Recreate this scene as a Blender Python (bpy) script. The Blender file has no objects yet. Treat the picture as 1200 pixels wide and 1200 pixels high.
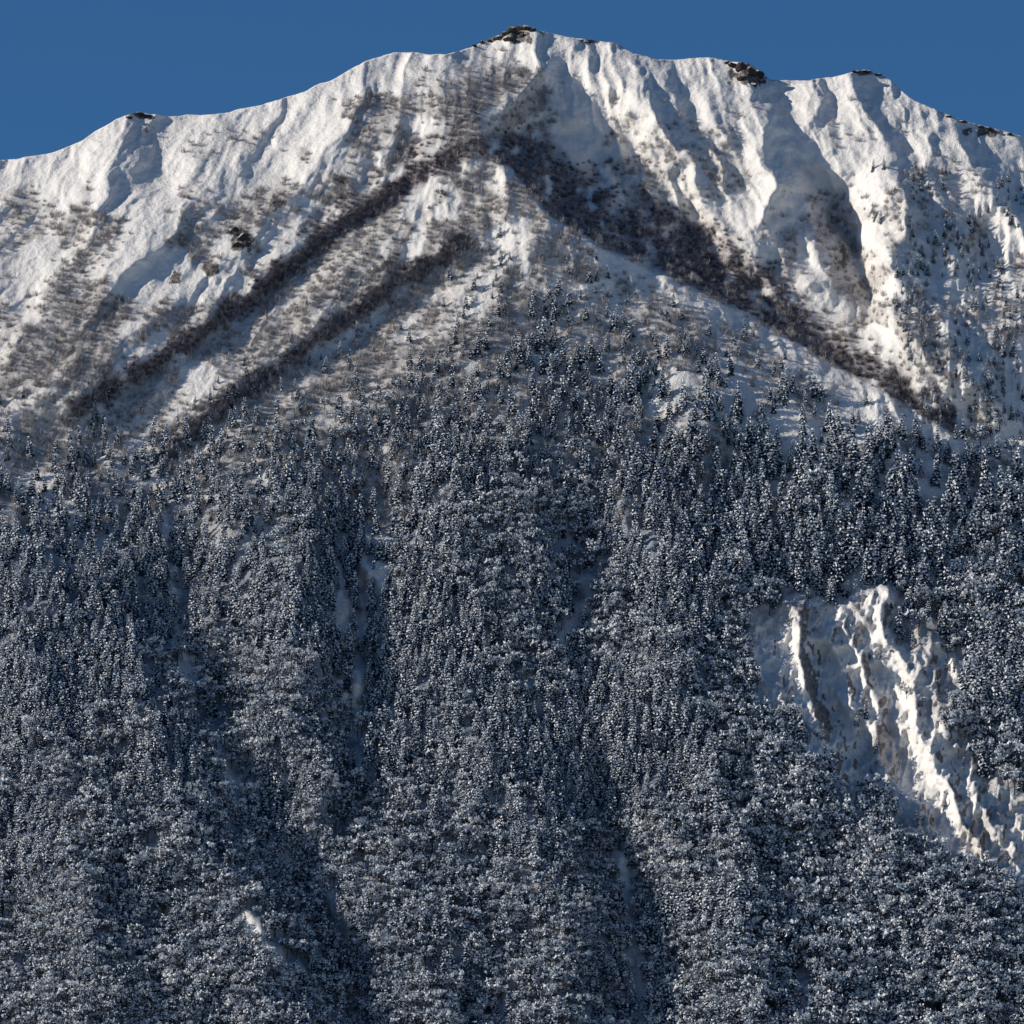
import bpy, math, random
import numpy as np
rng=np.random.default_rng(7); random.seed(7)
S=bpy.context.scene
# ---------------- camera geometry (telephoto from the valley) ----------------
D=6000.0; PITCH=math.radians(10); T=420/6500.0; M=0.7
def place(px,py,dep):
    """image pixel and depth, along the camera ray -> world metres"""
    a=(px-600)/600*T; b=(600-py)/600*T
    dy=math.cos(PITCH)-math.sin(PITCH)*b; dz=math.sin(PITCH)+math.cos(PITCH)*b
    t=(dep+D)/dy
    return np.stack([a*t, dep+0*px, dz*t],-1)
# ---------------- noise ----------------
_tabs={}
def vn(x,y,seed):
    if seed not in _tabs: _tabs[seed]=np.random.default_rng(seed+100).random((256,256))*2-1
    tb=_tabs[seed]
    xi=np.floor(x).astype(int); yi=np.floor(y).astype(int)
    fx=x-xi; fy=y-yi
    fx=fx*fx*fx*(fx*(fx*6-15)+10); fy=fy*fy*fy*(fy*(fy*6-15)+10)
    x0=xi&255; x1=(xi+1)&255; y0=yi&255; y1=(yi+1)&255
    return (tb[x0,y0]*(1-fx)+tb[x1,y0]*fx)*(1-fy)+(tb[x0,y1]*(1-fx)+tb[x1,y1]*fx)*fy
def fbm(x,y,seed,o=4,g=.5):
    r=0;a=1;n=0
    for i in range(o):
        c,s=math.cos(i*.9+.5),math.sin(i*.9+.5)
        r=r+a*vn((c*x-s*y)*2**i+i*17.3,(s*x+c*y)*2**i+i*9.1,seed+i); n+=a; a*=g
    return r/n
def ridged(x,y,seed,o=3):
    r=0;a=1;n=0
    for i in range(o):
        r=r+a*(1-2*np.abs(vn(x*2**i+i*7.7,y*2**i+i*3.3,seed+i))); n+=a; a*=.5
    return r/n
def sstep(a,b,x):
    t=np.clip((x-a)/(b-a),0,1); return t*t*(3-2*t)
# ---------------- skyline ----------------
SK=np.array([(-700,330),(-400,250),(-200,215),(0,187),(60,180),(100,162),(140,139),(160,131),(185,135),(205,137),(260,132),(330,116),(400,88),(430,70),(470,61),(520,64),(555,55),(580,42),(605,32),(630,34),(660,41),(690,48),(720,50),(740,62),(770,70),(830,67),(880,74),(905,95),(940,95),(980,88),(1005,82),(1035,88),(1070,115),(1110,135),(1150,148),(1200,160),(1300,190),(1500,250),(1900,360)],float)
def skyline(px):
    w=0
    for o in(-6,-3,0,3,6): w=w+np.interp(px+o,SK[:,0],SK[:,1])
    return w/5+fbm(px/23,px*0+3,5,3)*2.6
CREST=[(563,155),(580,190),(602,205),(645,258),(705,292),(780,326),(870,368),(960,422),(1050,472),(1120,515)]
# ---------------- ridges & gullies: (x,y,height,width_left,width_right) ----------------
R=[
 ([(612,30,40,120,35),(634,75,75,120,34),(606,112,110,150,40),(563,152,160,190,46),(580,188,165,200,44),(602,205,165,210,40),(645,258,165,220,42),(705,292,155,220,48),(780,326,140,220,50),(870,368,120,220,50),(960,422,95,200,50),(1050,472,70,200,55),(1130,520,40,150,60)],3),
 ([(700,110,-20,60,60),(720,190,-70,80,80),(800,270,-95,80,70),(890,350,-100,60,50),(980,420,-75,50,50),(1080,470,-50,50,50),(1180,520,-40,60,60)],10),
 ([(655,45,28,40,20),(690,75,50,50,22),(735,112,50,50,26),(760,130,24,40,26)],3),
 ([(645,105,4,20,16),(680,140,34,26,18),(725,180,38,30,20),(770,230,26,30,20),(800,262,6,30,20)],3),
 ([(628,165,4,20,16),(665,200,20,24,16),(710,235,20,24,18),(760,270,8,24,20)],3),
 ([(722,52,30,40,18),(745,95,62,50,20),(772,140,78,60,22),(800,185,64,60,26),(835,225,36,50,28)],3),
 ([(762,72,10,30,14),(785,110,34,34,18),(812,150,36,34,20),(850,200,22,34,20)],3),
 ([(800,75,14,40,18),(830,120,38,40,20),(858,160,36,40,20)],3),
 ([(868,78,40,50,20),(885,120,62,60,24),(905,160,78,60,26),(912,215,78,60,28),(890,262,50,60,28)],3),
 ([(820,215,10,24,16),(850,262,32,30,18),(880,305,28,30,18),(900,340,8,30,20)],3),
 ([(935,97,10,30,18),(955,135,34,40,20),(975,175,26,30,22)],3),
 ([(920,180,4,24,16),(945,225,28,30,18),(955,275,30,30,18),(985,335,14,30,18)],3),
 ([(1005,84,42,50,26),(1008,120,50,60,28),(1040,175,72,60,38),(1065,240,92,60,50),(1052,310,90,45,62),(1050,380,74,40,75),(1110,450,60,50,90)],3),
 ([(955,185,-30,30,20),(985,235,-70,40,24),(1010,310,-80,40,20),(1020,370,-70,40,24)],6),
 ([(1065,118,6,24,16),(1090,165,34,30,18),(1105,215,36,30,18),(1120,270,30,30,20),(1130,330,10,30,20)],3),
 ([(1110,140,20,50,26),(1140,200,60,50,28),(1185,270,74,60,34),(1230,380,60,60,60)],3),
 ([(1105,190,-20,25,25),(1120,240,-26,25,25),(1160,300,-20,30,25)],5),
 ([(1090,330,6,24,18),(1110,390,36,30,18),(1150,450,36,30,20),(1190,490,20,30,20)],3),
 ([(158,133,30,60,24),(140,175,42,70,26),(125,230,40,70,30),(110,280,18,60,36)],4),
 ([(260,134,8,40,24),(225,190,24,50,26),(180,250,26,60,30),(120,330,20,60,36)],4),
 ([(320,120,10,60,30),(285,170,28,70,30),(240,230,32,80,34),(160,300,30,80,40),(60,400,24,80,50)],5),
 ([(430,72,20,60,22),(425,110,38,60,22),(400,160,38,70,26),(350,215,34,80,30),(290,280,32,80,32),(230,330,28,80,36),(120,420,26,80,44)],4),
 ([(505,66,8,50,24),(480,110,22,60,26),(440,165,22,60,26),(395,215,12,60,30)],4),
 ([(560,162,14,60,30),(470,207,28,60,24),(400,254,34,60,24),(330,308,36,70,24),(250,368,36,70,26),(170,420,34,70,28),(80,472,30,70,34)],3),
 ([(525,190,0,30,30),(440,245,-22,30,22),(340,325,-30,30,22),(220,415,-30,30,22),(110,490,-24,30,30)],6),
 ([(600,215,10,60,40),(540,275,26,70,26),(470,317,34,70,26),(400,364,36,70,26),(330,416,36,70,26),(250,476,34,70,28),(190,530,28,70,34)],3),
 ([(520,310,0,30,26),(430,372,-20,30,26),(330,442,-24,30,26),(220,530,-24,30,30)],6),
 ([(-10,540,30,70,60),(40,640,60,90,50),(20,760,60,100,50),(60,900,80,100,50),(100,1020,70,100,50),(130,1200,60,100,60)],8),
 ([(110,560,-20,90,50),(120,700,55,80,55),(160,820,90,100,60),(215,950,115,110,65),(290,1080,118,120,65),(365,1250,115,120,70),(380,1600,90,150,90)],8),
 ([(190,590,-20,40,30),(205,700,-50,50,36),(240,840,-60,60,40),(300,960,-60,60,40),(370,1070,-70,60,40),(410,1200,-80,60,50),(420,1600,-80,60,60)],8),
 ([(330,500,20,80,40),(340,620,65,80,34),(355,740,80,90,34),(365,860,70,80,36),(375,960,50,80,40),(400,1040,30,80,40)],8),
 ([(430,600,-20,26,16),(434,660,-40,36,14),(422,740,-50,36,16),(425,830,-50,40,18),(425,920,-40,40,24),(405,1010,-30,40,40)],6),
 ([(560,470,20,100,60),(545,620,45,100,55),(560,780,55,100,50),(600,920,55,110,50),(640,1060,70,120,50),(680,1250,70,120,50),(690,1600,60,120,60)],10),
 ([(480,900,0,50,40),(470,1000,34,60,40),(490,1120,42,60,40),(520,1260,40,60,44)],8),
 ([(690,640,-20,40,24),(668,730,-40,40,26),(690,850,-35,50,40),(720,960,-45,50,36),(742,1080,-60,50,36),(755,1200,-65,50,40),(760,1600,-60,60,60)],8),
 ([(640,560,10,60,30),(630,660,38,60,26),(645,760,34,60,30),(690,860,24,60,34)],8),
 ([(800,450,20,100,60),(790,600,35,100,60),(790,740,50,100,60),(800,860,65,80,50),(840,980,70,80,50),(870,1100,60,80,60),(900,1300,50,90,80)],10),
 ([(1000,520,15,80,60),(990,620,30,80,60),(1000,690,20,80,60)],10),
 # landslide scar: sheltering rib on its left, hollow and inner ribs
 ([(925,660,14,80,40),(872,740,22,90,40),(860,800,30,90,40),(895,880,44,90,44),(985,960,50,90,46),(1070,1020,45,90,50),(1160,1090,40,90,60)],5),
 ([(915,740,-25,50,60),(965,810,-40,60,70),(1020,880,-40,60,60),(1085,950,-38,50,60),(1165,1000,-35,50,60)],8),
 ([(938,718,42,18,11),(930,770,58,22,11),(948,820,58,22,11),(965,870,34,18,12)],2),
 ([(905,770,6,14,9),(908,810,28,14,9),(930,850,26,14,9)],2),
 ([(968,740,24,12,10),(985,785,42,16,10),(1000,830,38,16,10)],2),
 ([(985,722,20,12,10),(1008,770,42,16,10),(1025,830,46,16,10),(1028,890,38,16,10),(1050,925,34,14,12),(1080,958,24,14,12)],2),
 ([(1036,698,46,18,12),(1036,745,30,16,12),(1070,795,50,20,12),(1078,855,44,20,12),(1095,905,22,18,14),(1115,935,46,20,14),(1150,982,46,20,14),(1195,1030,36,20,18)],2),
 ([(1090,740,10,14,12),(1100,800,30,16,12),(1112,860,28,16,12)],2),
 ([(1140,900,10,14,12),(1170,945,34,16,12),(1205,990,34,16,12)],2),
 ([(1150,680,20,60,40),(1165,800,40,60,50),(1190,890,30,50,60)],8),
 ([(1130,1070,30,80,60),(1190,1180,50,90,60),(1240,1350,50,90,60)],8),
]
def pl(px,py,pts,soft):
    P=np.array(pts,float); best=np.full(px.shape,1e9); H=0.;W=0.;Q=0.
    for a,b in zip(P[:-1],P[1:]):
        dx,dy=b[0]-a[0],b[1]-a[1]; L2=dx*dx+dy*dy; L=math.sqrt(L2)
        vx,vy=px-a[0],py-a[1]; t=np.clip((vx*dx+vy*dy)/L2,0,1)
        qx=vx-t*dx; qy=vy-t*dy; d=np.hypot(qx,qy)
        s=(dx*qy-dy*qx)/(L*(d+1e-3))
        h=a[2]+(b[2]-a[2])*t; wl=a[3]+(b[3]-a[3])*t; wr=a[4]+(b[4]-a[4])*t
        w=wr+(wl-wr)*(s*.5+.5)
        k=((d+2.5)/50.)**-8.
        H=H+h*k; W=W+w*k; Q=Q+k; best=np.minimum(best,d)
    H=H/Q; W=W/Q
    return H*np.exp(-(np.sqrt(best**2+soft**2)-soft)/W)
SCAR=[(895,705),(935,690),(985,706),(1035,685),(1075,725),(1115,785),(1125,860),(1160,905),(1235,935),(1260,1080),(1160,1050),(1080,1005),(1010,960),(955,910),(915,860),(880,810),(870,760)]
def inpoly(px,py,poly):
    r=np.zeros(px.shape,bool); n=len(poly)
    for i in range(n):
        x1,y1=poly[i]; x2,y2=poly[(i+1)%n]
        if y1==y2: continue
        c=((y1>py)!=(y2>py))&(px<(x2-x1)*(py-y1)/(y2-y1)+x1); r^=c
    return r
def pdist(px,py,pts):
    best=np.full(px.shape,1e9)
    for a,b in zip(pts[:-1],pts[1:]):
        dx,dy=b[0]-a[0],b[1]-a[1]; vx,vy=px-a[0],py-a[1]
        t=np.clip((vx*dx+vy*dy)/(dx*dx+dy*dy),0,1); best=np.minimum(best,np.hypot(vx-t*dx,vy-t*dy))
    return best
def scarmask(px,py):
    wx=fbm(px/30,py/30,60,4)*40; wy=fbm(px/30,py/30,66,4)*40
    m=0
    for o in((0,0),(8,0),(-8,0),(0,8),(0,-8)): m=m+inpoly(px+wx+o[0],py+wy+o[1],SCAR)
    return m/5.
CLEAR=[([(450,595),(452,640),(443,690)],7),([(428,655),(430,700),(418,770),(418,900)],5),([(398,650),(400,740),(408,840)],4),([(686,685),(690,700),(668,735),(650,775)],7),([(192,590),(195,640),(208,740),(228,810)],6),([(285,1075),(310,1110),(335,1135)],9),([(725,1010),(742,1110),(748,1180),(750,1300)],8),([(405,635),(440,635)],9),([(965,1025),(985,1045)],6),([(760,480),(768,500)],8),([(940,1160),(950,1190)],6),([(245,850),(290,960)],5)]
def clearamt(px,py):
    w=fbm(px/14,py/14,130,3)*11; m=np.zeros(px.shape)
    for pts,r in CLEAR: m=np.maximum(m,1-sstep(r-3,r+3,pdist(px,py,pts)+w))
    return m
TL=np.array([(-700,560),(0,500),(100,485),(200,488),(300,455),(400,425),(480,400),(540,370),(600,335),(650,315),(700,330),(760,375),(800,392),(850,400),(900,420),(1000,470),(1100,515),(1160,500),(1200,495),(1900,600)],float)
def treeline(px): return np.interp(px,TL[:,0],TL[:,1])
def depth(px,py):
    low=sstep(0,200,py-treeline(px))
    am=20+18*low
    wx=px+fbm(px/70,py/70,20,4)*am; wy=py+fbm(px/70,py/70,30,4)*20
    dc=pdist(px,py,CREST); k=.85*(1-sstep(20,110,dc))
    dl=np.minimum(pdist(px,py,BAND1),pdist(px,py,BAND2)); k=np.maximum(k,.7*(1-sstep(15,70,dl)))
    ks=np.exp(-((px-1010)/120)**4-((py-850)/190)**4)*.8
    k=np.maximum(k,ks)
    wx=wx+(px-wx)*k; wy=wy+(py-wy)*k
    wx=wx+fbm(px/24,py/24,35,3)*5; wy=wy+fbm(px/24,py/24,38,3)*5
    r=0
    for pts,soft in R: r=r+pl(wx,wy,pts,soft)
    up=1-sstep(-60,60,py-treeline(px))
    r=r+fbm(px/190,py/230,40,3)*20
    # ribs running down the fall line
    q=wx+(wy-300)*np.where(px<600,0.62,-0.42)*np.clip(np.abs(px-600)/200,0,1)
    rt=sstep(600,800,px)
    r=r+ridged(q/62,wy/190,44,3)*(6+7*up)
    r=r+ridged(q/30,wy/95,47,3)*(2.5+6.*up*(.15+.85*rt))
    r=r+fbm(px/36,py/36,50,5,.55)*(4.5+4.5*up)+ridged(q/15,wy/44,56,1)*1.1*up*(.1+.6*rt)
    r=r+fbm(px/75,py/75,53,3)*18*(1-up)+ridged(px/70,py/150,54,3)*14*low
    sc=scarmask(px,py)
    q2=px-0.55*py
    r=r+sc*(ridged(q2/26,py/60,70,3)*10+ridged((px+.2*py)/13,py/24,75,3)*11+fbm(px/8,py/8,79,2)*3.2)
    rr=sstep(950,1100,px)*(1-sstep(470,540,py))*sstep(120,250,py)
    r=r+rr*ridged(px/17,py/70,80,2)*6
    base=1.08*(1200-py)+0.00012*(1200-py)**2*np.sign(1200-py)
    return (base-r)*M
BAND1=[(548,170),(470,217),(400,264),(330,320),(250,380),(170,432),(90,480)]
BAND2=[(540,287),(470,328),(400,376),(330,428),(250,487),(190,540)]
BAND3=[(520,230),(480,270),(455,310)]
BAND4=[(560,140),(480,180),(400,235),(330,290)]
# ---------------- terrain mesh ----------------
xs=np.concatenate([np.arange(-650,-60,9.),np.arange(-60,1262,1.7),np.arange(1262,1860,9.)])
NB=760
v=np.concatenate([np.linspace(0,.27,60,endpoint=False)**1,np.linspace(.27,1,NB)])
PX,V=np.meshgrid(xs,v); SKY=skyline(PX)
PY=1750+(SKY-1750)*V
DEP=depth(PX,PY); W=place(PX,PY,DEP)
rows=[W]; 
for k,(dy,dz) in enumerate([(4,-1),(12,-6),(30,-20),(80,-60),(200,-160),(500,-400),(1100,-800)]):
    r=W[-1].copy(); r[:,1]+=dy; r[:,2]+=dz; rows.append(r[None])
pre=[]
for dy,dz in [(-1500,-1500),(-700,-330),(-260,-130)]:
    r=W[0].copy(); r[:,1]+=dy; r[:,2]=np.maximum(r[:,2]+dz,-60) if dz>-1000 else -60; pre.append(r[None])
A=np.concatenate(pre+rows,0); nr,nc=A.shape[:2]
def ext(f): 
    return np.concatenate([np.repeat(f[:1],3,0),f,np.repeat(f[-1:],7,0)],0)
me=bpy.data.meshes.new("mountain"); me.vertices.add(nr*nc); me.vertices.foreach_set("co",A.reshape(-1))
i=np.arange(nr*nc).reshape(nr,nc)
F=np.stack([i[:-1,:-1],i[:-1,1:],i[1:,1:],i[1:,:-1]],-1).reshape(-1)
nf=len(F)//4
me.loops.add(nf*4); me.loops.foreach_set("vertex_index",F.astype(np.int32))
me.polygons.add(nf); me.polygons.foreach_set("loop_start",np.arange(nf,dtype=np.int32)*4)
me.polygons.foreach_set("use_smooth",np.ones(nf,bool))
me.update(calc_edges=True)
# ---- cover masks
cx=np.array([c[0] for c in CREST]); cy=np.array([c[1] for c in CREST])
def brown(px,py):
    w=fbm(px/22,py/22,90,4)*12
    d1=pdist(px,py,BAND1)+w; d2=pdist(px,py,BAND2)+w; d3=pdist(px,py,BAND3)+w; d4=pdist(px,py,BAND4)+w
    b=np.maximum(np.maximum((1-sstep(5,18,d1))*1.,(1-sstep(4,16,d2))*.95),np.maximum((1-sstep(0,10,d3))*.7,(1-sstep(0,7,d4))*.5))
    cr=np.interp(px,cx[2:],cy[2:]); cr=np.where(px<602,190+(px-563)*.3,cr)
    above=cr-py
    thick=np.interp(px,[560,600,700,800,900,1000,1100],[32,60,100,90,75,50,35])
    m=(px>562)*(px<1120)*sstep(2,7,above)*(1-sstep(.5,1.25,above/thick+fbm(px/40,py/40,93,4)*.6))
    m=m*sstep(-.5,.0,fbm(px/17,py/17,94,3)+.1)
    return np.maximum(b,m*.92)
def scrub(px,py):
    n=fbm(px/60,py/48,96,4)
    c=np.exp(-((px-430)/220)**2-((py-340)/170)**2)*1.0
    left=(px<640)*sstep(8,60,py-skyline(px))
    ss=sstep(-.08,.22,n+.30*c-.01+.24*sstep(220,420,py)*(px<560))*left
    cen=((px>=480)&(px<840))*sstep(200,300,py)*sstep(-.25,.2,n+.12)
    rg=(px>=620)*sstep(20,150,py-skyline(px))*sstep(-.04,.3,fbm(px/45,py/60,99,4)+.09+.06*(px>1000))
    streak=fbm((px+py*1.2)/26,(px-py*1.2)/110,102,3)
    strip=np.interp(px,cx[2:],cy[2:]); st=(px>690)*(py>strip)*(1-sstep(16,34,py-strip))
    return np.clip(np.maximum(np.maximum(ss,cen*.85),rg*.75)*(.8+.8*streak),0,1)*(1-.8*st)
br=brown(PX,PY); sb=scrub(PX,PY); sc=scarmask(PX,PY)
fo=sstep(0,220,PY-treeline(PX)+fbm(PX/40,PY/40,104,3)*90)  # understory cover plus painted shade, growing below the treeline
gx=np.gradient(DEP,axis=1)/np.gradient(PX,axis=1)/M
rock=np.zeros_like(PX)
rock=np.maximum(rock,sc*sstep(.7,2.4,gx+fbm(PX/6,PY/9,110,3)*2.2)*.85)
for (ox,oy,rx,ry) in [(282,282,17,16),(875,88,26,15),(595,40,42,12),(1010,85,22,5),(245,315,10,9),(988,300,8,18),(398,210,9,9),(325,235,10,12),(165,136,16,5),(690,48,10,4),(205,325,8,12),(1150,155,26,6)]:
    dd=np.sqrt(((PX-ox)/rx)**2+((PY-oy)/ry)**2)+fbm(PX/9,PY/9,114,3)*.9
    rock=np.maximum(rock,(1-sstep(.6,1.0,dd))*.9)
near=(1-sstep(2,9,PY-SKY))*sstep(630,700,PX)*sstep(-.05,.3,fbm(PX/30,PY/14,118,3))
rock=np.maximum(rock,near*.55)
for nm,f in(("brown",br),("scrub",sb),("rock",rock),("understory_shade",fo*(1-sc)*(1-clearamt(PX,PY)))):
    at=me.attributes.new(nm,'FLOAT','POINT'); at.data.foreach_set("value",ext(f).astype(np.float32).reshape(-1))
terrain=bpy.data.objects.new("mountain",me); S.collection.objects.link(terrain)
# ---------------- materials ----------------
def mat(name):
    m=bpy.data.materials.new(name); m.use_nodes=True; nt=m.node_tree; nt.nodes.remove(nt.nodes["Principled BSDF"])
    b=nt.nodes.new('ShaderNodeBsdfDiffuse'); nt.links.new(b.outputs[0],nt.nodes['Material Output'].inputs[0]); return m,nt,b
def N(nt,t,**k):
    n=nt.nodes.new(t)
    for a,b in k.items(): setattr(n,a,b)
    return n
def mix(nt,fac,a,b,blend='MIX'):
    n=N(nt,'ShaderNodeMix',data_type='RGBA',blend_type=blend)
    for s,vv in((0,fac),(6,a),(7,b)):
        if isinstance(vv,bpy.types.NodeSocket): nt.links.new(vv,n.inputs[s])
        else: n.inputs[s].default_value=vv
    return n.outputs[2]
def math_(nt,op,a,b=None,c=None,clamp=False):
    n=N(nt,'ShaderNodeMath',operation=op,use_clamp=clamp)
    for s,vv in((0,a),(1,b),(2,c)):
        if vv is None: continue
        if isinstance(vv,bpy.types.NodeSocket): nt.links.new(vv,n.inputs[s])
        else: n.inputs[s].default_value=vv
    return n.outputs[0]
m,nt,b=mat("snow_slope")
tc=N(nt,'ShaderNodeTexCoord').outputs['Object']
def noise(nt,vec,scale,det=4,rough=.55):
    n=N(nt,'ShaderNodeTexNoise'); n.inputs['Scale'].default_value=scale; n.inputs['Detail'].default_value=det; n.inputs['Roughness'].default_value=rough
    nt.links.new(vec,n.inputs['Vector']); return n.outputs['Fac']
def attr(nt,nm): return N(nt,'ShaderNodeAttribute',attribute_name=nm).outputs['Fac']
n1=noise(nt,tc,.35,3,.7); n3=noise(nt,tc,.12,3,.65)
snow=mix(nt,n3,(.74,.715,.68,1),(.88,.855,.82,1))
twig=mix(nt,n3,(.075,.057,.070,1),(.18,.148,.158,1))
f=math_(nt,'MULTIPLY_ADD',attr(nt,'scrub'),1.1,math_(nt,'MULTIPLY_ADD',n1,1.9,-1.15),clamp=True)
f=math_(nt,'MULTIPLY',f,math_(nt,'GREATER_THAN',attr(nt,'scrub'),.03))
f=math_(nt,'MULTIPLY',f,.8)
c=mix(nt,f,snow,mix(nt,n3,(.22,.20,.195,1),(.40,.375,.36,1)))
f2=math_(nt,'MULTIPLY',attr(nt,'brown'),math_(nt,'MULTIPLY_ADD',n1,1.2,.3,clamp=True))
c=mix(nt,f2,c,twig)
ff=math_(nt,'MULTIPLY',attr(nt,'understory_shade'),math_(nt,'MULTIPLY_ADD',n3,1.6,-.15,clamp=True))
c=mix(nt,ff,c,mix(nt,n1,(.05,.08,.13,1),(.24,.29,.36,1)))  # forest floor: understory twigs plus shade painted into the ground colour
rk=mix(nt,n1,(.035,.03,.03,1),(.17,.14,.125,1))
f3=math_(nt,'MULTIPLY_ADD',attr(nt,'rock'),1.8,math_(nt,'MULTIPLY_ADD',n1,1.6,-1.5),clamp=True)
f3=math_(nt,'MULTIPLY',f3,math_(nt,'GREATER_THAN',attr(nt,'rock'),.04))
c=mix(nt,f3,c,rk)
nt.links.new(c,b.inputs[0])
bp=N(nt,'ShaderNodeBump'); bp.inputs['Strength'].default_value=.75; bp.inputs['Distance'].default_value=2.8
nt.links.new(noise(nt,tc,.17,4,.68),bp.inputs['Height']); nt.links.new(bp.outputs[0],b.inputs['Normal'])
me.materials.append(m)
def simple(name,c1,c2):
    m,nt,b=mat(name); oi=N(nt,'ShaderNodeObjectInfo').outputs['Random']
    nt.links.new(mix(nt,oi,c1,c2),b.inputs[0]); return m
M_needle=simple("hazed_needles",(.010,.034,.080,1),(.028,.068,.125,1))  # blue in the albedo stands in for distance haze and blue shade
M_snow=simple("hazed_branch_snow",(.68,.74,.80,1),(.92,.93,.93,1))  # snow with a bluish end, painting in some aerial haze
M_bark=simple("bark",(.04,.042,.05,1),(.09,.085,.09,1))
M_frost=simple("hazed_hoar_frost",(.54,.60,.66,1),(.90,.91,.91,1))  # frost tinted toward blue in place of haze in the air
M_twigf=simple("hazed_forest_twigs",(.015,.038,.080,1),(.045,.075,.125,1))  # twigs pushed to navy, haze and blue shade put into the colour
M_twig=simple("bare_twigs",(.070,.055,.066,1),(.14,.115,.125,1))
M_twigl=simple("frosted_twigs",(.32,.295,.285,1),(.64,.62,.60,1))
# ---------------- tree prototypes ----------------
def rv(): 
    a=np.random.default_rng(random.randrange(1<<30)).normal(size=3); return a/np.linalg.norm(a)
class B:
    def __init__(s): s.v=[];s.f=[];s.m=[]
    def quad(s,p,u,w,mi):
        k=len(s.v); s.v+= [tuple(p-u-w),tuple(p+u-w),tuple(p+u+w),tuple(p-u+w)]; s.f.append((k,k+1,k+2,k+3)); s.m.append(mi)
    def poly(s,pts,mi):
        k=len(s.v); s.v+=[tuple(q) for q in pts]; s.f.append(tuple(range(k,k+len(pts)))); s.m.append(mi)
    def limb(s,a,b,r0,r1,mi,n=5):
        a=np.array(a,float);b=np.array(b,float);d=b-a;d/=np.linalg.norm(d)
        u=np.cross(d,(0.3,.9,.2));u/=np.linalg.norm(u);w=np.cross(d,u);k=len(s.v)
        for c,r in((a,r0),(b,r1)):
            for j in range(n):
                t=j*2*math.pi/n; s.v.append(tuple(c+r*(u*math.cos(t)+w*math.sin(t))))
        for j in range(n): s.f.append((k+j,k+(j+1)%n,k+n+(j+1)%n,k+n+j)); s.m.append(mi)
    def obj(s,name,mats,col):
        me=bpy.data.meshes.new(name); me.from_pydata(s.v,[],s.f)
        for q in mats: me.materials.append(q)
        me.polygons.foreach_set("material_index",s.m); me.update()
        o=bpy.data.objects.new(name,me); col.objects.link(o); return o
def conifer(col,sn,wid):
    b=B(); b.limb((0,0,-.06),(0,0,.98),.014,.002,2)
    L=11
    for i in range(L):
        z=.08+.88*i/(L-1); r=wid*((1-z)**.65)+.014; n=max(4,int(8-4*z)); ph=random.random()*6.3
        for j in range(n):
            a=ph+j*6.283/n+random.uniform(-.25,.25); rr=r*random.uniform(.6,1.25); d=np.array([math.cos(a),math.sin(a),0]); t=np.array([-d[1],d[0],0])
            z0=z+random.uniform(-.015,.02); dr=random.uniform(.3,.75)*rr
            base=np.array([0,0,z0]); tip=base+d*rr-np.array([0,0,dr]); mid=base+d*rr*.55-np.array([0,0,dr*.35])
            w=rr*random.uniform(.25,.4)+.008
            b.poly([base,mid-t*w,tip,mid+t*w],0)
            b.poly([base-[0,0,.01],mid-[0,0,w*.9],tip-[0,0,.01],mid],0)
            if random.random()<sn:
                o=np.array([0,0,.008]); w2=w*random.uniform(.7,1.1); f=random.uniform(.1,.4)
                b.poly([base*(1-f)+mid*f+o,mid-t*w2+o,tip+o*.6,mid+t*w2+o],1)
            if random.random()<sn:
                p=tip*.7+mid*.3+rv()*.014+[0,0,.01]; u=rv()*.030; ww=np.cross(u,rv()); ww=ww/np.linalg.norm(ww)*.024
                b.quad(p,u,ww,1)
    return b.obj("snowy_conifer",[M_needle,M_snow,M_bark],col)
def broad(col,fr,flat):
    b=B(); b.limb((0,0,-.06),(0,0,.5),.022,.012,2)
    cl=[]
    for i in range(20):
        a=random.random()*6.283; e=random.uniform(-.3,1); rr=random.uniform(.35,1)**.6*.36
        c=np.array([math.cos(a)*math.cos(e)*rr,math.sin(a)*math.cos(e)*rr,.54+math.sin(e)*rr*flat]); cl.append(c)
        if i%3==0: b.limb((0,0,random.uniform(.25,.45)),c,.009,.003,2,4)
    for c in cl:
        R_=random.uniform(.07,.13); cf=random.uniform(.5,1.5)
        for k in range(15):
            o=rv(); p=c+o*R_*random.uniform(.4,1); u=rv(); w=np.cross(u,rv()); w/=np.linalg.norm(w); s=random.uniform(.012,.030)
            fm=1 if random.random()<fr*cf*(.6+.7*o[2]+.2) else 0
            b.quad(p,u*s*1.5,w*s*.8,fm)
    return b.obj("frosted_broadleaf_tree",[M_twigf,M_frost,M_bark],col)
def shrub(col,fr,name,mats,n=60,up=1.):
    b=B()
    for k in range(n):
        a=random.random()*6.283; e=random.uniform(.3,1.45); L=random.uniform(.45,1)
        d=np.array([math.cos(a)*math.cos(e),math.sin(a)*math.cos(e),math.sin(e)*up]); o=np.array([random.uniform(-.22,.22),random.uniform(-.22,.22),0])
        p0=o; p1=o+d*L*.55; p2=o+d*L*.95+rv()*.12; t=np.cross(d,rv()); t/=np.linalg.norm(t); w=random.uniform(.012,.026)
        mi=1 if random.random()<fr else 0
        b.poly([p0,p1-t*w,p2,p1+t*w],mi)
        q=p1+(p2-p1)*random.random(); r=q+rv()*.22; r[2]=abs(r[2]); tt=np.cross(r-q,rv()); tt/=np.linalg.norm(tt)
        b.poly([q-tt*w*.6,r,q+tt*w*.6],mi)
    return b.obj(name,mats,col)
def coll(n): return bpy.data.collections.new(n)
C1=coll("snowy_conifers"); 
for sn,wd in((.7,.19),(.9,.23),(1.,.2),(1.,.24),(.5,.17)): conifer(C1,sn,wd)
C2=coll("frosted_broadleaf_trees")
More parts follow.
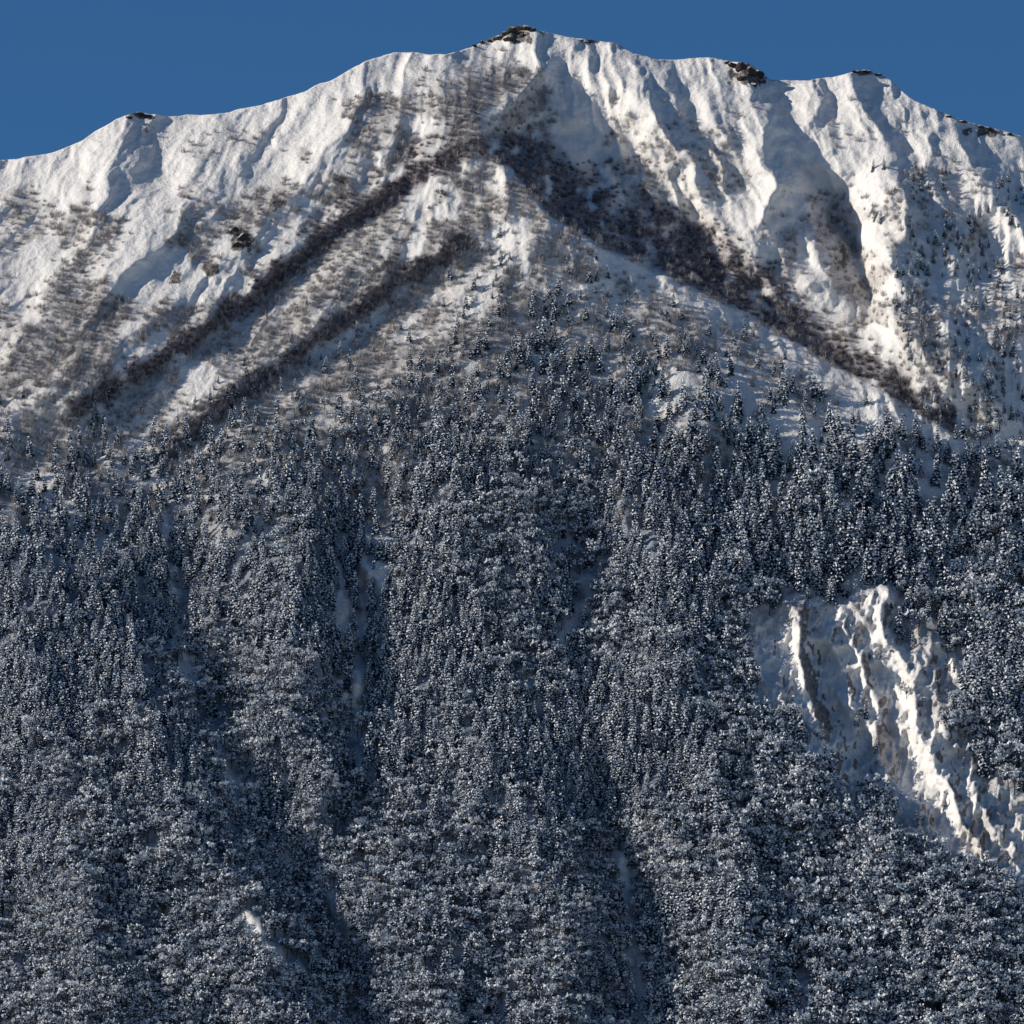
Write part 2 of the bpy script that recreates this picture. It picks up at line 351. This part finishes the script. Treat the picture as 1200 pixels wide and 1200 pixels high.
for fr,fl in((.5,1.1),(.8,1.),(1.,1.2),(.7,.9)): broad(C2,fr,fl)
C3=coll("bare_shrubs")
for fr in(.02,.12,.28): shrub(C3,fr,"bare_shrub",[M_twig,M_twigl])
C4=coll("frosted_shrubs")
for fr in(.55,.75,.9): shrub(C4,fr,"frosted_shrub",[M_twig,M_twigl],60,1.35)
# ---------------- instancer ----------------
def instancer(name,col,px,py,size,sink=.0):
    P=place(px,py,depth(px,py)); n=len(px); P[:,2]-=size*sink
    me=bpy.data.meshes.new(name); me.vertices.add(n); me.vertices.foreach_set("co",P.reshape(-1))
    a=me.attributes.new("scl",'FLOAT','POINT'); a.data.foreach_set("value",size.astype(np.float32))
    a=me.attributes.new("rot",'FLOAT_VECTOR','POINT'); r=np.zeros((n,3),np.float32); r[:,2]=rng.random(n)*6.283; r[:,:2]=rng.normal(size=(n,2))*.04; a.data.foreach_set("vector",r.reshape(-1))
    a=me.attributes.new("pick",'INT','POINT'); a.data.foreach_set("value",rng.integers(0,len(col.objects),n).astype(np.int32))
    o=bpy.data.objects.new(name,me); S.collection.objects.link(o)
    g=bpy.data.node_groups.new(name,'GeometryNodeTree'); g.interface.new_socket('Geometry',in_out='INPUT',socket_type='NodeSocketGeometry'); g.interface.new_socket('Geometry',in_out='OUTPUT',socket_type='NodeSocketGeometry')
    gi=g.nodes.new('NodeGroupInput'); go=g.nodes.new('NodeGroupOutput'); ip=g.nodes.new('GeometryNodeInstanceOnPoints'); ci=g.nodes.new('GeometryNodeCollectionInfo')
    ci.inputs['Collection'].default_value=col; ci.inputs['Separate Children'].default_value=True; ci.inputs['Reset Children'].default_value=True
    def na(nm,t):
        q=g.nodes.new('GeometryNodeInputNamedAttribute'); q.data_type=t; q.inputs['Name'].default_value=nm; return q.outputs['Attribute']
    ip.inputs['Pick Instance'].default_value=True
    g.links.new(gi.outputs[0],ip.inputs['Points']); g.links.new(ci.outputs[0],ip.inputs['Instance']); g.links.new(na('pick','INT'),ip.inputs['Instance Index'])
    g.links.new(na('rot','FLOAT_VECTOR'),ip.inputs['Rotation']); g.links.new(na('scl','FLOAT'),ip.inputs['Scale']); g.links.new(ip.outputs[0],go.inputs[0])
    md=o.modifiers.new("scatter",'NODES'); md.node_group=g; return o
def jit(x0,x1,y0,y1,dx,dy):
    X,Y=np.meshgrid(np.arange(x0,x1,dx),np.arange(y0,y1,dy)); X=X+rng.uniform(-.6,.6,X.shape)*dx; Y=Y+rng.uniform(-.6,.6,Y.shape)*dy
    return X.ravel(),Y.ravel()
x,y=jit(-300,1500,270,1460,9.,8.)
t=treeline(x); e=(y-t)+fbm(x/45,y/45,140,4)*120
pr=np.clip(.04+.46*sstep(-70,60,e)+.50*sstep(40,280,e),0,1)*(y>275)
pr=np.where((y<t-60)&(fbm(x/50,y/50,143,2)<.1),0,pr)
dens=.5+.5*sstep(-.3,.15,fbm(x/30,y/42,145,3)+.3*sstep(500,800,y)); pr=pr*dens
pr=np.where((x<330)&(y<t-40),0,pr)
crest=np.interp(x,cx[2:],cy[2:]); pr=np.where((x>700)&(y<crest+16)&(x<1120),0,pr)
sm=scarmask(x,y)
insc=np.where(sm<.45,1.,.10*(fbm(x/20,y/20,147,2)>.05))
keep=(rng.random(len(x))<pr*insc)&(clearamt(x,y)<.5); x=x[keep];y=y[keep]; sm=sm[keep]
bl=sstep(-.15,.25,fbm(x/90,y/90,150,3)+(y-800)/700.)
isb=rng.random(len(x))<bl*.8
sz=(15+19*rng.random(len(x))**1.3)*(.9+.3*sstep(700,1000,x))*(.55+.45*sstep(-40,120,y-treeline(x)))*np.where(sm>.4,.5,1)
m_=~isb
instancer("conifer_forest",C1,x[m_],y[m_],sz[m_]*M*1.22,.03)
instancer("broadleaf_forest",C2,x[isb],y[isb],sz[isb]*M*1.12,.03)
nt1=len(x)
x,y=jit(1020,1300,200,520,8,8); k=rng.random(len(x))<.6*sstep(-.1,.15,fbm(x/30,y/40,160,3)+.03)*(x>1030+(y-300)*.3); x=x[k];y=y[k]
instancer("ridge_conifers",C1,x,y,rng.uniform(8,20,len(x))*M,.03)
x,y=jit(-200,1350,60,620,4.7,4.7)
k=(rng.random(len(x))<brown(x,y)*.9)&(y>skyline(x)+8); instancer("bare_scrub",C3,x[k],y[k],rng.uniform(4,9,k.sum())*M,.05); nt2=k.sum()
x,y=jit(-200,1350,60,620,4.6,4.6)
k=(rng.random(len(x))<scrub(x,y)*.62)&(y>skyline(x)+8); instancer("frosted_scrub",C4,x[k],y[k],rng.uniform(3,10,k.sum())*M,.05)
print("trees",nt1,nt2,k.sum())
# ---------------- rocks ----------------
m,nt,b=mat("rock"); tc=N(nt,'ShaderNodeTexCoord').outputs['Object']; g=N(nt,'ShaderNodeNewGeometry').outputs['Normal']; sx=N(nt,'ShaderNodeSeparateXYZ'); nt.links.new(g,sx.inputs[0])
nn=noise(nt,tc,.5,4,.7); c=mix(nt,nn,(.02,.018,.018,1),(.10,.08,.07,1))
f=math_(nt,'MULTIPLY_ADD',sx.outputs['Z'],3.2,math_(nt,'MULTIPLY_ADD',nn,1.5,-2.6),clamp=True)
nt.links.new(mix(nt,f,c,(.82,.81,.79,1)),b.inputs[0]); M_rock=m
def outcrop(spots):
    import bmesh
    bm=bmesh.new()
    for (px,py,rx,ry) in spots:
        p=place(np.array([px]),np.array([py]),depth(np.array([px],float),np.array([max(py,skyline(np.array([float(px)]))[0]+1)])))[0]
        r=bmesh.ops.create_icosphere(bm,subdivisions=2,radius=1)
        sd=random.random()*50
        dirs=[rv() for _ in range(7)]
        for vv in r['verts']:
            c=np.array(vv.co)
            for dd in dirs:
                q=c@dd
                if q>.62: c=c-dd*(q-.62)
            c=c*(1+.18*math.sin(c[0]*7+sd)*math.cos(c[2]*9+sd))
            vv.co=(p[0]+c[0]*rx*M,p[1]+c[1]*rx*M*1.0,p[2]+c[2]*ry*M)
    me=bpy.data.meshes.new("rock_outcrop"); bm.to_mesh(me); bm.free(); me.materials.append(M_rock)
    o=bpy.data.objects.new("rock_outcrop",me); S.collection.objects.link(o)
outcrop([(556,54,4,3),(565,50,4,3),(583,45,7,5),(592,40,6,5),(601,36,7,6),(610,33,7,4),(618,33,7,5),(624,36,5,5),(597,46,9,4),(612,42,6,4),(574,48,4,3),(680,48,5,2)])
outcrop([(852,74,5,4),(858,77,7,6),(868,80,9,8),(878,86,10,9),(889,88,8,9),(870,92,8,5),(893,96,5,5),(884,100,6,4)])
outcrop([(275,272,7,7),(284,280,8,9),(278,288,7,5),(291,286,5,5)])
outcrop([(152,138,5,3),(163,134,8,3),(174,136,6,3)])
outcrop([(1003,84,7,2.5),(1016,84,8,2.5),(1028,88,6,3)])
outcrop([(1112,137,5,2.5),(1128,143,6,2.5),(1150,149,6,3),(1160,152,5,3),(1183,158,5,2.5)])
# ---------------- valley ground ----------------
gm,nt,b=mat("valley_snow"); tc=N(nt,'ShaderNodeTexCoord').outputs['Object']
nt.links.new(mix(nt,noise(nt,tc,.004,5),(.5,.52,.5,1),(.82,.82,.8,1)),b.inputs[0])
me=bpy.data.meshes.new("ground"); e=60000; me.from_pydata([(-e,-e,-50),(e,-e,-50),(e,e,-50),(-e,e,-50)],[],[(0,1,2,3)]); me.materials.append(gm)
S.collection.objects.link(bpy.data.objects.new("ground",me))
# ---------------- light ----------------
from mathutils import Vector
Ls=Vector((-.89,-.025,.43)).normalized()
sd=bpy.data.lights.new("sun",'SUN'); sd.energy=4.5; sd.angle=math.radians(.5); sd.color=(1,.92,.81)
so=bpy.data.objects.new("sun",sd); so.rotation_euler=Ls.to_track_quat('Z','Y').to_euler(); S.collection.objects.link(so)
w=bpy.data.worlds.new("World"); S.world=w; w.use_nodes=True; nt=w.node_tree; bg=nt.nodes['Background']
sk=nt.nodes.new('ShaderNodeTexSky'); sk.sky_type='NISHITA'; sk.sun_disc=False; sk.sun_elevation=math.asin(Ls.z); sk.sun_rotation=math.atan2(Ls.x,Ls.y)%(2*math.pi)
sk.altitude=2500; sk.air_density=1.; sk.dust_density=0.0; sk.ozone_density=4.5
nt.links.new(mix(nt,1.,sk.outputs[0],(.52,.90,1.12,1),'MULTIPLY'),bg.inputs[0]); bg.inputs[1].default_value=.063
S.view_settings.view_transform='Standard'; S.view_settings.look='None'; S.view_settings.exposure=0
cam=bpy.data.cameras.new("camera"); co=bpy.data.objects.new("camera",cam); S.collection.objects.link(co); S.camera=co
co.location=(0,-D,0); co.rotation_euler=(math.pi/2+PITCH,0,0); cam.sensor_width=36; cam.lens=18/T; cam.clip_end=120000; cam.clip_start=10
